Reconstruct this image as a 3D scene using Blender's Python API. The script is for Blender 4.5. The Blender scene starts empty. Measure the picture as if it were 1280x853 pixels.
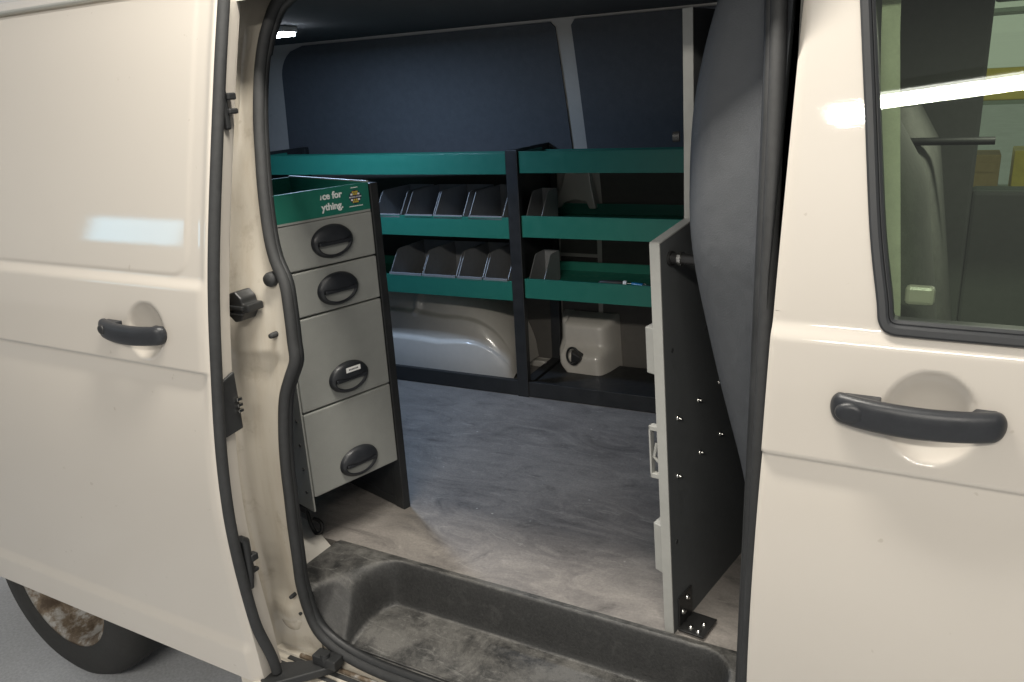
import bpy, bmesh, math, random
import numpy as np
from mathutils import Vector, Matrix
R = math.radians
random.seed(7)
S = bpy.context.scene
COL = S.collection

# ------------------------------------------------------------------ camera
cam_d = bpy.data.cameras.new('camera'); cam = bpy.data.objects.new('camera', cam_d); COL.objects.link(cam)
S.camera = cam
cam_d.sensor_width = 36.0; cam_d.lens = 28.125; cam_d.clip_start = 0.02; cam_d.clip_end = 200
yaw, pit, rol = R(29.6), R(17.7), R(-3.2)
fwd = Vector((-math.sin(yaw)*math.cos(pit), math.cos(yaw)*math.cos(pit), -math.sin(pit)))
r0 = Vector((math.cos(yaw), math.sin(yaw), 0)); u0 = r0.cross(fwd)
rr = r0*math.cos(rol) + u0*math.sin(rol); uu = rr.cross(fwd)
m = Matrix((rr, uu, -fwd)).transposed().to_4x4(); m.translation = (0, -1.107, 1.71)
cam.matrix_world = m

# ------------------------------------------------------------------ world, lamps, exposure
W = bpy.data.worlds.new('World'); S.world = W; W.use_nodes = True
bg = W.node_tree.nodes['Background']; bg.inputs[0].default_value = (0.92, 0.90, 0.87, 1); bg.inputs[1].default_value = 0.48
S.view_settings.view_transform = 'Standard'; S.view_settings.look = 'None'
S.view_settings.exposure = 0.0; S.view_settings.gamma = 1.0
S.render.engine = 'CYCLES'

def area(name, loc, sx, sy, power, col, rot=(0, 0, 0), parent=None):
    l = bpy.data.lights.new(name, 'AREA'); l.shape = 'RECTANGLE'; l.size = sx; l.size_y = sy
    l.energy = power; l.color = col
    o = bpy.data.objects.new(name, l); COL.objects.link(o); o.location = loc; o.rotation_euler = rot
    if parent: o.parent = parent
    return o

# ------------------------------------------------------------------ materials
MATS = {}
def newmat(n):
    mt = bpy.data.materials.new(n); mt.use_nodes = True; MATS[n] = mt
    return mt, mt.node_tree.nodes, mt.node_tree.links, mt.node_tree.nodes['Principled BSDF']
def setp(b, **k):
    for a, v in k.items(): b.inputs[a.replace('_', ' ')].default_value = v
def noise(N, L, scale, detail=4, rough=.6, vec=None, dist=0):
    n = N.new('ShaderNodeTexNoise'); n.inputs['Scale'].default_value = scale; n.inputs['Detail'].default_value = detail
    n.inputs['Roughness'].default_value = rough; n.inputs['Distortion'].default_value = dist
    if vec is not None: L.new(vec, n.inputs['Vector'])
    return n.outputs['Fac']
def ramp(N, L, src, stops):
    r = N.new('ShaderNodeValToRGB'); L.new(src, r.inputs[0])
    e = r.color_ramp.elements
    while len(e) < len(stops): e.new(.5)
    for i, (p, c) in enumerate(stops):
        e[i].position = p; e[i].color = (c[0], c[1], c[2], 1) if not isinstance(c, (int, float)) else (c, c, c, 1)
    return r.outputs[0]
def mapped(N, L, scale=(1, 1, 1), rot=(0, 0, 0), coord='Object'):
    t = N.new('ShaderNodeTexCoord'); mp = N.new('ShaderNodeMapping')
    mp.inputs['Scale'].default_value = scale; mp.inputs['Rotation'].default_value = rot
    L.new(t.outputs[coord], mp.inputs['Vector']); return mp.outputs[0]
def mix(N, L, fac, a, b, mode='MIX'):
    x = N.new('ShaderNodeMix'); x.data_type = 'RGBA'; x.blend_type = mode
    for s, v in ((0, fac), (6, a), (7, b)):
        if hasattr(v, 'links'): L.new(v, x.inputs[s])
        elif isinstance(v, (int, float)): x.inputs[s].default_value = v if s == 0 else (v, v, v, 1)
        else: x.inputs[s].default_value = (v[0], v[1], v[2], 1)
    return x.outputs[2]
def bump(N, L, b, src, strength, dist=.01):
    n = N.new('ShaderNodeBump'); n.inputs['Strength'].default_value = strength; n.inputs['Distance'].default_value = dist
    L.new(src, n.inputs['Height']); L.new(n.outputs[0], b.inputs['Normal'])
def simple(n, col, rough=.5, metal=0., var=.12, scale=40, bumpv=.05, **k):
    mt, N, L, b = newmat(n)
    v = mapped(N, L)
    f = noise(N, L, scale, 5, .65, v); g = noise(N, L, scale*.12, 3, .6, v)
    c1 = [x*(1-var) for x in col]; c2 = [min(1, x*(1+var)) for x in col]
    c = ramp(N, L, f, [(.3, c1), (.7, c2)])
    c = mix(N, L, .5, c, ramp(N, L, g, [(.35, c1), (.65, c2)]))
    L.new(c, b.inputs['Base Color'])
    L.new(ramp(N, L, g, [(.3, max(0, rough-.07)), (.7, min(1, rough+.09))]), b.inputs['Roughness'])
    b.inputs['Metallic'].default_value = metal
    if bumpv: bump(N, L, b, f, bumpv, .002)
    setp(b, **k); return mt

def paint(n, col, dirt=0.0):
    mt, N, L, b = newmat(n)
    v = mapped(N, L)
    g = noise(N, L, 1.3, 3, .55, v); fine = noise(N, L, 140, 2, .5, v)
    c = ramp(N, L, g, [(.3, [x*.975 for x in col]), (.7, [min(1, x*1.02) for x in col])])
    sp = noise(N, L, 46, 2, .5, v)
    c = mix(N, L, ramp(N, L, sp, [(.745, 0.), (.775, .35)]), c, (.30, .25, .19))
    if dirt:
        d1 = noise(N, L, 7, 6, .7, v); vs = mapped(N, L, (9, 9, .8)); d2 = noise(N, L, 3, 5, .7, vs)
        z = N.new('ShaderNodeSeparateXYZ'); t = N.new('ShaderNodeTexCoord'); L.new(t.outputs['Object'], z.inputs[0])
        c = mix(N, L, ramp(N, L, d2, [(.46, 0.), (.75, .4*dirt)]), c, (.36, .29, .20))
        c = mix(N, L, ramp(N, L, d1, [(.55, 0.), (.72, .55*dirt)]), c, (.20, .15, .09))
    L.new(c, b.inputs['Base Color'])
    setp(b, Roughness=.42, Coat_Weight=1.0, Coat_Roughness=.03, Coat_IOR=1.5)
    orange = noise(N, L, 320, 2, .5, v)
    nb = N.new('ShaderNodeBump'); nb.inputs['Strength'].default_value = .03; nb.inputs['Distance'].default_value = .001
    L.new(orange, nb.inputs['Height']); L.new(nb.outputs[0], b.inputs['Coat Normal'])
    return mt
CREAM = (.54, .50, .445)
paint('van_paint', CREAM)
paint('jamb_paint', (.53, .49, .42), dirt=1.0)
simple('inner_paint', (.56, .53, .48), .34, var=.06, Coat_Weight=.7, Coat_Roughness=.08)
simple('rubber', (.026, .027, .028), .7, var=.3, scale=60)
simple('black_plastic', (.020, .021, .022), .5, var=.25, scale=90)
simple('handle_plastic', (.020, .022, .026), .40, var=.2, scale=200, bumpv=.15)
simple('window_trim', (.020, .022, .025), .5, var=.15)
simple('lining', (.092, .098, .108), .85, var=.16, scale=300, bumpv=.3)
simple('lining_warm', (.105, .098, .088), .85, var=.14, scale=300, bumpv=.3)
simple('ceiling_lining', (.062, .064, .068), .9, var=.14, scale=250, bumpv=.3)
simple('bulkhead_lining', (.054, .058, .064), .62, var=.10, scale=420, bumpv=.35)
simple('grey_metal', (.285, .29, .272), .42, var=.05, scale=260, bumpv=.12)
simple('green_metal', (.018, .155, .112), .40, var=.07, scale=260, bumpv=.1)
simple('frame_metal', (.020, .021, .022), .45, var=.2, scale=180)
simple('panel_board', (.085, .09, .092), .62, var=.10, scale=500, bumpv=.3)
simple('panel_edge', (.34, .34, .32), .5, var=.08)
simple('bin_lip', (.20, .205, .21), .5, var=.1)
simple('bin_plastic', (.22, .225, .23), .45, var=.12)
simple('steel', (.62, .61, .58), .25, metal=1., var=.1)
simple('dark_steel', (.05, .05, .05), .38, metal=.6, var=.2)
simple('white_label', (.82, .82, .80), .5, var=.03)
simple('label_ink', (.10, .10, .11), .6, var=.05)
simple('print_white', (.80, .82, .80), .5, var=.02, bumpv=0)
simple('print_navy', (.018, .016, .06), .5, var=.02, bumpv=0)
simple('print_yellow', (.62, .48, .06), .5, var=.1, bumpv=0)
simple('tyre_rubber', (.022, .022, .021), .8, var=.3, scale=120, bumpv=.4)
simple('blue_plastic', (.01, .14, .30), .35, var=.1)
simple('seat_fabric', (.15, .15, .14), .9, var=.2, scale=350, bumpv=.4)
simple('belt_webbing', (.62, .62, .52), .8, var=.1, scale=300, bumpv=.3)
simple('cab_trim', (.12, .125, .12), .7, var=.1)
simple('cardboard', (.36, .25, .13), .85, var=.12)
simple('yellow_plastic', (.62, .47, .09), .5, var=.1)
simple('red_plastic', (.45, .06, .03), .5, var=.1)
simple('rack_metal', (.22, .25, .22), .5, var=.1)
simple('housing', (.75, .75, .73), .5, var=.04)

mt, N, L, b = newmat('rusty_rim')
v = mapped(N, L); f = noise(N, L, 14, 6, .7, v)
L.new(ramp(N, L, f, [(.42, (.34, .33, .31)), (.52, (.15, .115, .08)), (.64, (.06, .04, .025))]), b.inputs['Base Color'])
setp(b, Roughness=.6, Metallic=.35); bump(N, L, b, f, .3, .004)

# worn vinyl cargo floor
mt, N, L, b = newmat('cargo_vinyl')
v = mapped(N, L)
big = noise(N, L, 2.2, 5, .62, v, .4)
vs = mapped(N, L, (1.6, 4.0, 1), (0, 0, R(-52))); st = noise(N, L, 2.6, 9, .74, vs, 1.6)
vs2 = mapped(N, L, (1.3, 4.5, 1), (0, 0, R(-58))); st2 = noise(N, L, 3.4, 9, .75, vs2, 2.2)
fn = noise(N, L, 160, 3, .6, v)
c = ramp(N, L, big, [(.3, (.175, .16, .15)), (.72, (.32, .295, .27))])
c = mix(N, L, ramp(N, L, st, [(.48, 0.), (.68, .7)]), c, (.36, .33, .295))
c = mix(N, L, ramp(N, L, st, [(.28, .7), (.46, 0.)]), c, (.065, .06, .058))
c = mix(N, L, ramp(N, L, st2, [(.56, 0.), (.68, .6)]), c, (.42, .39, .355))
c = mix(N, L, ramp(N, L, st2, [(.30, .4), (.42, 0.)]), c, (.10, .093, .088))
vo = N.new('ShaderNodeTexVoronoi'); vo.feature = 'F1'; vo.inputs['Scale'].default_value = 17; L.new(v, vo.inputs['Vector'])
mk = noise(N, L, 6, 2, .5, v)
spots = mix(N, L, 1., ramp(N, L, vo.outputs['Distance'], [(.03, 1.), (.07, 0.)]), ramp(N, L, mk, [(.55, 0.), (.6, .8)]), 'MULTIPLY')
c = mix(N, L, spots, c, (.55, .53, .5))
c = mix(N, L, .25, c, ramp(N, L, fn, [(.3, .05), (.7, .42)]), 'OVERLAY')
L.new(c, b.inputs['Base Color'])
L.new(ramp(N, L, st, [(.3, .42), (.7, .62)]), b.inputs['Roughness'])
bump(N, L, b, fn, .25, .002)

# scuffed black step moulding
mt, N, L, b = newmat('step_plastic')
v = mapped(N, L)
a1 = noise(N, L, 9, 7, .75, v, .3); a2 = noise(N, L, 55, 8, .8, v, .2); a3 = noise(N, L, 170, 5, .7, v)
vs = mapped(N, L, (2.5, 10, 3), (0, 0, R(25))); a4 = noise(N, L, 6, 6, .7, vs, .7)
geo = N.new('ShaderNodeNewGeometry'); sx = N.new('ShaderNodeSeparateXYZ'); L.new(geo.outputs['Normal'], sx.inputs[0])
up = ramp(N, L, sx.outputs[2], [(.55, 0.), (.92, 1.)])
dust = mix(N, L, 1., ramp(N, L, a1, [(.40, .05), (.58, .95)]), up, 'MULTIPLY')
c = ramp(N, L, a3, [(.3, (.014, .014, .014)), (.7, (.032, .032, .031))])
c = mix(N, L, dust, c, (.118, .114, .106))
fl = mix(N, L, 1., ramp(N, L, a2, [(.56, 0.), (.70, .55)]), ramp(N, L, sx.outputs[2], [(.55, .12), (.92, 1.)]), 'MULTIPLY')
c = mix(N, L, fl, c, (.21, .205, .19))
c = mix(N, L, ramp(N, L, a2, [(.30, .8), (.42, 0.)]), c, (.012, .012, .012))
fl2 = mix(N, L, 1., ramp(N, L, a4, [(.56, 0.), (.72, .5)]), ramp(N, L, sx.outputs[2], [(.55, .15), (.92, 1.)]), 'MULTIPLY')
c = mix(N, L, fl2, c, (.25, .245, .23))
L.new(c, b.inputs['Base Color']); L.new(ramp(N, L, a1, [(.3, .38), (.7, .72)]), b.inputs['Roughness'])
bump(N, L, b, a3, .35, .003)

# garage floor
mt, N, L, b = newmat('garage_floor')
v = mapped(N, L); f1 = noise(N, L, 2, 5, .6, v); f2 = noise(N, L, 110, 4, .7, v)
c = ramp(N, L, f1, [(.3, (.42, .435, .455)), (.7, (.54, .555, .575))])
c = mix(N, L, .5, c, ramp(N, L, f2, [(.3, .2), (.7, .55)]), 'OVERLAY')
L.new(c, b.inputs['Base Color']); setp(b, Roughness=.55); bump(N, L, b, f2, .2, .003)

# tinted safety glass (thin sheet)
mt, N, L, b = newmat('tinted_glass')
N.remove(b); out = N['Material Output']
tr = N.new('ShaderNodeBsdfTransparent'); tr.inputs[0].default_value = (.70, .80, .66, 1)
gl = N.new('ShaderNodeBsdfGlossy'); gl.inputs['Roughness'].default_value = .01; gl.inputs[0].default_value = (.95, 1, .95, 1)
fr = N.new('ShaderNodeFresnel'); fr.inputs[0].default_value = 1.55
mx = N.new('ShaderNodeMixShader'); L.new(fr.outputs[0], mx.inputs[0]); L.new(tr.outputs[0], mx.inputs[1]); L.new(gl.outputs[0], mx.inputs[2])
L.new(mx.outputs[0], out.inputs[0])

def emit(n, col, s):
    mt, N, L, b = newmat(n)
    setp(b, Emission_Color=(col[0], col[1], col[2], 1), Emission_Strength=s, Base_Color=(.8, .8, .8, 1))
emit('tube_glow', (1., .97, .90), 14.)
emit('cab_lamp_glow', (1., .95, .85), 6.)
emit('load_lamp_glow', (.82, .90, 1.), 40.)
emit('daylight_pane', (.34, .74, 1.), 5.0)

# ------------------------------------------------------------------ mesh helpers
class MB:
    def __init__(s): s.v = []; s.f = []; s.sm = []
    def add(s, vs, fs, smooth=False):
        o = len(s.v); s.v += [tuple(p) for p in vs]; s.f += [tuple(i+o for i in f) for f in fs]; s.sm += [smooth]*len(fs); return s
    def box(s, x0, x1, y0, y1, z0, z1, bev=0.):
        if bev <= 0:
            vs = [(x, y, z) for z in (z0, z1) for y in (y0, y1) for x in (x0, x1)]
            return s.add(vs, [(0, 2, 3, 1), (4, 5, 7, 6), (0, 1, 5, 4), (1, 3, 7, 5), (3, 2, 6, 7), (2, 0, 4, 6)])
        bm = bmesh.new(); bmesh.ops.create_cube(bm, size=1)
        for q in bm.verts: q.co = ((x0+x1)/2+q.co.x*(x1-x0), (y0+y1)/2+q.co.y*(y1-y0), (z0+z1)/2+q.co.z*(z1-z0))
        bmesh.ops.bevel(bm, geom=bm.edges[:], offset=bev, segments=2, profile=.5, affect='EDGES')
        return s.bm(bm)
    def bm(s, bm):
        bm.verts.index_update(); s.add([q.co[:] for q in bm.verts], [[q.index for q in f.verts] for f in bm.faces]); bm.free(); return s
    def prism(s, pts, a0, a1, axis='x', bev=0.):
        """polygon pts extruded along axis; pts are the other two coords in order (x,y,z minus axis)"""
        def P(p, a):
            return {'x': (a, p[0], p[1]), 'y': (p[0], a, p[1]), 'z': (p[0], p[1], a)}[axis]
        n = len(pts)
        bm = bmesh.new()
        A = [bm.verts.new(P(p, a0)) for p in pts]; B = [bm.verts.new(P(p, a1)) for p in pts]
        bm.faces.new(A); bm.faces.new(B[::-1])
        for i in range(n): bm.faces.new((A[i], B[i], B[(i+1) % n], A[(i+1) % n]))
        bmesh.ops.recalc_face_normals(bm, faces=bm.faces[:])
        if bev: bmesh.ops.bevel(bm, geom=bm.edges[:], offset=bev, segments=2, profile=.5, affect='EDGES')
        return s.bm(bm)
    def tube(s, path, r, n=10, caps=True, ry=None, smooth=True, closed=False):
        pts = [Vector(p) for p in path]; m_ = len(pts); prev = None; rings = []
        for i, p in enumerate(pts):
            if closed: t = pts[(i+1) % m_]-pts[i-1]
            else: t = pts[min(i+1, m_-1)]-pts[max(i-1, 0)]
            t.normalize()
            if prev is None:
                a = Vector((0, 0, 1)) if abs(t.z) < .9 else Vector((1, 0, 0)); prev = (a-t*a.dot(t)).normalized()
            else: prev = (prev-t*prev.dot(t)).normalized()
            q = t.cross(prev); rad = r[i] if isinstance(r, (list, tuple)) else r; rb = ry if ry else rad
            rings.append([p+prev*math.cos(2*math.pi*k/n)*rad+q*math.sin(2*math.pi*k/n)*rb for k in range(n)])
        vs = [v_ for g in rings for v_ in g]; fs = []
        for i in range(m_ if closed else m_-1):
            j = (i+1) % m_
            for k in range(n): fs.append((i*n+k, i*n+(k+1) % n, j*n+(k+1) % n, j*n+k))
        s.add(vs, fs, smooth)
        if caps and not closed:
            s.add(rings[0], [tuple(range(n))[::-1]]); s.add(rings[-1], [tuple(range(n))])
        return s
    def grid(s, nu, nv, fn, smooth=True, flip=False):
        vs = [fn(i/(nu-1), j/(nv-1)) for j in range(nv) for i in range(nu)]
        fs = []
        for j in range(nv-1):
            for i in range(nu-1):
                q = (j*nu+i, j*nu+i+1, (j+1)*nu+i+1, (j+1)*nu+i); fs.append(q[::-1] if flip else q)
        return s.add(vs, fs, smooth)
    def lathe(s, prof, n=40, axis='y', c=(0, 0, 0), smooth=True):
        vs = []; m_ = len(prof)
        for k in range(n):
            a = 2*math.pi*k/n
            for (r, h) in prof:
                p = {'y': (r*math.cos(a), h, r*math.sin(a)), 'z': (r*math.cos(a), r*math.sin(a), h), 'x': (h, r*math.cos(a), r*math.sin(a))}[axis]
                vs.append((p[0]+c[0], p[1]+c[1], p[2]+c[2]))
        fs = [(k*m_+i, k*m_+i+1, ((k+1) % n)*m_+i+1, ((k+1) % n)*m_+i) for k in range(n) for i in range(m_-1)]
        return s.add(vs, fs, smooth)
    def build(s, name, mat, parent=None, autos=None):
        me = bpy.data.meshes.new(name); me.from_pydata(s.v, [], s.f)
        me.polygons.foreach_set('use_smooth', s.sm); me.update()
        bm = bmesh.new(); bm.from_mesh(me); bmesh.ops.recalc_face_normals(bm, faces=bm.faces[:]) if autos is None else None
        bm.to_mesh(me); bm.free()
        me.materials.append(MATS[mat])
        o = bpy.data.objects.new(name, me); COL.objects.link(o)
        if parent: o.parent = parent
        return o
def empty(name, loc=(0, 0, 0), rot=(0, 0, 0)):
    o = bpy.data.objects.new(name, None); COL.objects.link(o); o.location = loc; o.rotation_euler = rot; o.empty_display_size = .05; return o
def tag(o, label, cat, group=None):
    o['label'] = label; o['category'] = cat
    if group: o['group'] = group
    return o
def text_mesh(name, txt, size, mat, parent, M, bold=.0, ext=.0004, align='LEFT'):
    cu = bpy.data.curves.new(name, 'FONT'); cu.body = txt; cu.size = size; cu.extrude = ext; cu.offset = bold; cu.align_x = align
    cu.resolution_u = 3
    t = bpy.data.objects.new(name, cu); COL.objects.link(t)
    dg = bpy.context.evaluated_depsgraph_get(); me = bpy.data.meshes.new_from_object(t.evaluated_get(dg))
    bpy.data.objects.remove(t); me.transform(M); me.materials.clear(); me.materials.append(MATS[mat])
    o = bpy.data.objects.new(name, me); COL.objects.link(o); o.parent = parent; return o
def sstep(a, b_, x):
    t = max(0., min(1., (x-a)/(b_-a))); return t*t*(3-2*t)
def copy_tree(o, parent=None):
    c = o.copy(); COL.objects.link(c); c.parent = parent
    for ch in o.children: copy_tree(ch, c)
    return c
def catmull(pts, n=6):
    out = []; P = [np.array(p, float) for p in pts]
    for i in range(len(P)-1):
        a, b_, c, d = P[max(i-1, 0)], P[i], P[i+1], P[min(i+2, len(P)-1)]
        for k in range(n):
            t = k/n; out.append(tuple(.5*((2*b_)+(c-a)*t+(2*a-5*b_+4*c-d)*t*t+(3*b_-a-3*c+d)*t**3)))
    out.append(tuple(P[-1])); return out

# ------------------------------------------------------------------ ground
g = MB().add([(-40, -40, 0), (40, -40, 0), (40, 40, 0), (-40, 40, 0)], [(0, 1, 2, 3)]).build('ground', 'garage_floor'); g['kind'] = 'structure'

# ================================================================== VAN
# side section of the body: y (depth from the outermost plane) against height z
zs = [.20, .42, .543, .637, .725, .846, .958, 1.063, 1.163, 1.294, 1.404, 1.527, 1.677, 1.811, 1.95]
ys = [.02, -.016, -.024, -.034, -.042, -.047, -.042, -.031, -.016, .004, .026, .056, .095, .131, .172]
ZT = np.linspace(.1, 2.1, 2001); YT = np.interp(ZT, zs, ys)
kk = np.exp(-.5*(np.arange(-90, 91)/38.)**2); kk /= kk.sum(); YT = np.convolve(np.pad(YT, 90, 'edge'), kk, 'valid')
def yP(z): return float(np.interp(z, ZT, YT))
def skin_y(z, z_lower=True):
    y = yP(z)
    y += .009*sstep(1.346, 1.372, z)
    if z < 1.182: y += .0110*sstep(1.182, 1.176, z)*math.exp(-(1.182-z)/.085)
    if z_lower: y -= .009*sstep(.535, .500, z)
    return y

van = tag(empty('van', (-.6, .9, 0)), 'cream white panel van with its side door slid open', 'van')
def vb(mb, name, mat, parent=None, off=True):
    """build a van part: mesh is given in scene coordinates, the van's Empty stands at its base"""
    d = Vector((-.6, .9, 0)); mb.v = [(p[0]-d.x, p[1]-d.y, p[2]-d.z) for p in mb.v]
    return mb.build(name, mat, parent or van)

# ---- front door
FX0, FX1 = -.215, .93
def dimple(x, z, cx, cz, rx, rz, depth):
    q = ((x-cx)/rx)**2+((z-cz)/rz)**2
    return depth*(1-q)**.8 if q < 1 else 0.
def front_y(x, z):
    return skin_y(z)+dimple(x, z, -.003, 1.262, .056, .062, .024)+.004*sstep(-.209, -.215, x)
zz = list(np.arange(.42, 1.385, .004)); xx = list(np.arange(FX0, FX1, .005))
mb = MB(); nu, nv = len(xx), len(zz)
mb.grid(nu, nv, lambda a, c: (xx[round(a*(nu-1))], front_y(xx[round(a*(nu-1))], zz[round(c*(nv-1))]), zz[round(c*(nv-1))]))
def xw(z): return -.079-(z-1.375)*.1415          # rear edge of the side window opening
zu = list(np.arange(1.379, 1.93, .006)); zu[0] = zz[-1]
mb.grid(14, len(zu), lambda a, c: (FX0+(xw(zu[round(c*(len(zu)-1))])+.012-FX0)*a, skin_y(zu[round(c*(len(zu)-1))])+(.004 if a == 0 else 0), zu[round(c*(len(zu)-1))]))
mb.grid(8, 12, lambda a, c: (-.15+a*1.0, skin_y(1.815+c*.115), 1.815+c*.115))                       # frame over the window
zf = zz+zu[1:]
mb.grid(2, len(zf), lambda a, c: (FX0, skin_y(zf[round(c*(len(zf)-1))])+.004+a*.035, zf[round(c*(len(zf)-1))]))   # turned-in rear edge
front_door = vb(mb, 'front_door', 'van_paint')
vb(MB().grid(30, 24, lambda a, c: (-.17+a*1.05, skin_y(.43+c*.93)+.075, .43+c*.93)), 'door_card', 'cab_trim', front_door)

# window: black trim around tinted glass
def gy(z): return .033+(z-1.395)*.256
gz0, gz1 = 1.372, 1.815
glass = MB()
def gx0(z): return xw(z)-.004
glass.grid(24, 16, lambda a, c: (gx0(gz0+c*(gz1-gz0))+a*(.86-gx0(gz0+c*(gz1-gz0))), gy(gz0+c*(gz1-gz0))+.006, gz0+c*(gz1-gz0)))
wg = vb(glass, 'side_window', 'tinted_glass', front_door)
fr = MB()
path = catmull([(.88, .0, 1.369), (.5, 0, 1.369), (.1, 0, 1.369), (-.03, 0, 1.369), (-.062, 0, 1.371), (-.074, 0, 1.383), (-.079, 0, 1.41), (xw(1.5)+.0, 0, 1.5), (xw(1.65), 0, 1.65), (xw(1.80), 0, 1.80)], 5)
def strip(w0, w1, d0, d1):
    """black trim: a raised flat bar that follows the window edge, from -w0 (outside) to +w1 (inside)"""
    rows = []
    for i, p in enumerate(path):
        a = np.array(path[max(i-1, 0)]); c = np.array(path[min(i+1, len(path)-1)]); t = (c-a); t /= np.linalg.norm(t)
        n = np.array((t[2], 0, -t[0]))     # towards the glass: right of travel
        pts = []
        for w, dd in ((-w0, d1), (-w0, d0), (-w0+.003, d0-.002), (w1-.003, d0-.002), (w1, d0), (w1, d1)):
            q = np.array(p)+n*w; pts.append((q[0], gy(q[2])+dd, q[2]))
        rows.append(pts)
    k = len(rows[0])
    fr.add([p for r_ in rows for p in r_], [(i*k+j, i*k+j+1, (i+1)*k+j+1, (i+1)*k+j) for i in range(len(rows)-1) for j in range(k-1)])
strip(.003, .0105, -.007, .02); strip(-.0085, .0155, -.001, .02)
vb(fr, 'window_trim', 'window_trim', front_door)

# handle of the front door
def handle(cx, cz, yfun, x0, x1, parent, slant=0.):
    h = MB(); n = 40; rows = []
    for i in range(n+1):
        t = .5-.5*math.cos(math.pi*i/n); x = x0+(x1-x0)*t
        e = math.sqrt(max(0., 1-((abs(t-.5)*2)**12)))
        hh = (.0205+.0010*math.cos(math.pi*(t-.3)))*max(.05, min(1, math.sqrt(max(0, 1-((max(0, abs(t-.5)-.43))/.07)**2))))
        bow = .024*math.sin(math.pi*min(1, max(0, t)))**.55+.004
        zc = cz-.004*math.sin(math.pi*t)+slant*(t-.5)
        yb = yfun(cz)
        th = .0165*max(.12, math.sqrt(max(0, 1-((max(0, abs(t-.5)-.44))/.06)**2)))
        ring = []
        for k in range(16):
            a = 2*math.pi*k/16; ca, sa = math.cos(a), math.sin(a)
            ring.append((x, yb-bow+th*.25+abs(ca)**.7*math.copysign(1, ca)*th*.75, zc+abs(sa)**.7*math.copysign(1, sa)*hh))
        rows.append(ring)
    h.add([p for r_ in rows for p in r_], [(i*16+k, i*16+(k+1) % 16, (i+1)*16+(k+1) % 16, (i+1)*16+k) for i in range(n) for k in range(16)], True)
    h.add(rows[0], [tuple(range(16))]); h.add(rows[-1], [tuple(range(16))])
    L_ = x1-x0
    for a0, a1 in ((.05, .30), (.80, .945)):      # feet against the door skin
        pts = [(x0+L_*a0, cz-.011), (x0+L_*a1, cz-.011), (x0+L_*a1, cz+.0168), (x0+L_*a0+.006, cz+.0168), (x0+L_*a0-.001, cz+.009)]
        h.prism(pts, yfun(cz)-.016, yfun(cz)+.004, 'y', .002)
    return vb(h, 'door_handle', 'handle_plastic', parent)
hd = handle(-.02, 1.267, lambda z: skin_y(z), -.126, .084, front_door)
lk = MB(); lk.lathe([(0, -.0335), (.007, -.0333), (.0125, -.0318), (.0142, -.028), (.0142, -.015)], 32, 'y', (0, skin_y(1.267)+.002, 1.266)); lk.v = [(p[0]*1.35-.0985, p[1], p[2]) for p in lk.v]; vb(lk, 'lock_cover', 'handle_plastic', front_door)

# ---- front wing and screen pillar ahead of the door
vb(MB().grid(20, 60, lambda a, c: (.936+a*.55, skin_y(.42+c*.93)+.02*a*a, .42+c*.93)), 'front_wing', 'van_paint')
vb(MB().tube([(.93, .06, 1.37), (.75, .12, 1.65), (.45, .165, 1.93)], .03, 10), 'screen_pillar', 'van_paint')

# ---- sliding door, pushed back along the side
SX0, SX1, SO = -2.42, -1.304, -.060
def slide_y(x, z):
    e_ = sstep(-1.304, -1.330, x); y = yP(z)+.004+(skin_y(z)-yP(z)-.004)*e_+SO
    y += dimple(x, z, -1.490, 1.254, .058, .060, .022)
    # pressed blank window field with its rounded front lower corner
    dx = min(-1.362-x, x+2.33); dz = z-1.372; r_ = .05
    if dx < r_ and dz < r_: s_ = r_-math.hypot(r_-dx, r_-dz)
    else: s_ = min(dx, dz)
    y -= .0014*sstep(-.002, .006, s_)
    y += .003*sstep(-1.310, -1.304, x)
    return y
zz = list(np.arange(.422, 1.926, .004)); xx = list(np.arange(SX0, SX1-.004, .006))+[SX1-.003, SX1]
nu, nv = len(xx), len(zz); mb = MB()
mb.grid(nu, nv, lambda a, c: (xx[round(a*(nu-1))], slide_y(xx[round(a*(nu-1))], zz[round(c*(nv-1))]), zz[round(c*(nv-1))]))
TH = .062
mb.grid(4, nv, lambda a, c: (SX1-(.006 if a == 1 else 0), slide_y(SX1, zz[round(c*(nv-1))])+TH*a, zz[round(c*(nv-1))]))          # front end face
mb.grid(20, 40, lambda a, c: (SX0+a*(SX1-.006-SX0), slide_y(SX0, .422+c*1.502)+TH, .422+c*1.502))                           # inner skin
mb.grid(20, 2, lambda a, c: (SX0+a*(SX1-SX0), slide_y(SX0, .422)+TH*c, .422)); mb.grid(20, 2, lambda a, c: (SX0+a*(SX1-SX0), slide_y(SX0, 1.922)+TH*c, 1.922))
sd = vb(mb, 'sliding_door', 'van_paint')
sl = [(SX1+.004+.010*sstep(.62, .45, z), slide_y(SX1, z)+.012+.016*sstep(.58, .44, z), z) for z in np.arange(.43, 1.93, .02)]
vb(MB().tube(sl, .0125, 10), 'edge_seal', 'rubber', sd)
handle(-1.52, 1.252, lambda z: skin_y(z)+SO, -1.628, -1.420, sd)
lk = MB(); lk.lathe([(0, -.0315), (.006, -.0315), (.0095, -.031), (.0105, -.029), (.0105, -.012)], 24, 'y', (-1.597, skin_y(1.252)+SO, 1.254)); vb(lk, 'lock_cylinder', 'dark_steel', sd)
def plate_on_end(name, z0, z1, y0, y1, t=.010, mat='black_plastic', parent=sd, top_slant=0):
    pts = [(y0, z0), (y1, z0+.004), (y1, z1), (y0, z1-top_slant)]
    return vb(MB().prism(pts, SX1-.003, SX1+t, 'x', .003), name, mat, parent)
ye = lambda z: slide_y(SX1, z)
lp = plate_on_end('latch_plate', 1.035, 1.168, ye(1.1)+.018, ye(1.1)+.068, .006, top_slant=.016)
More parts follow.
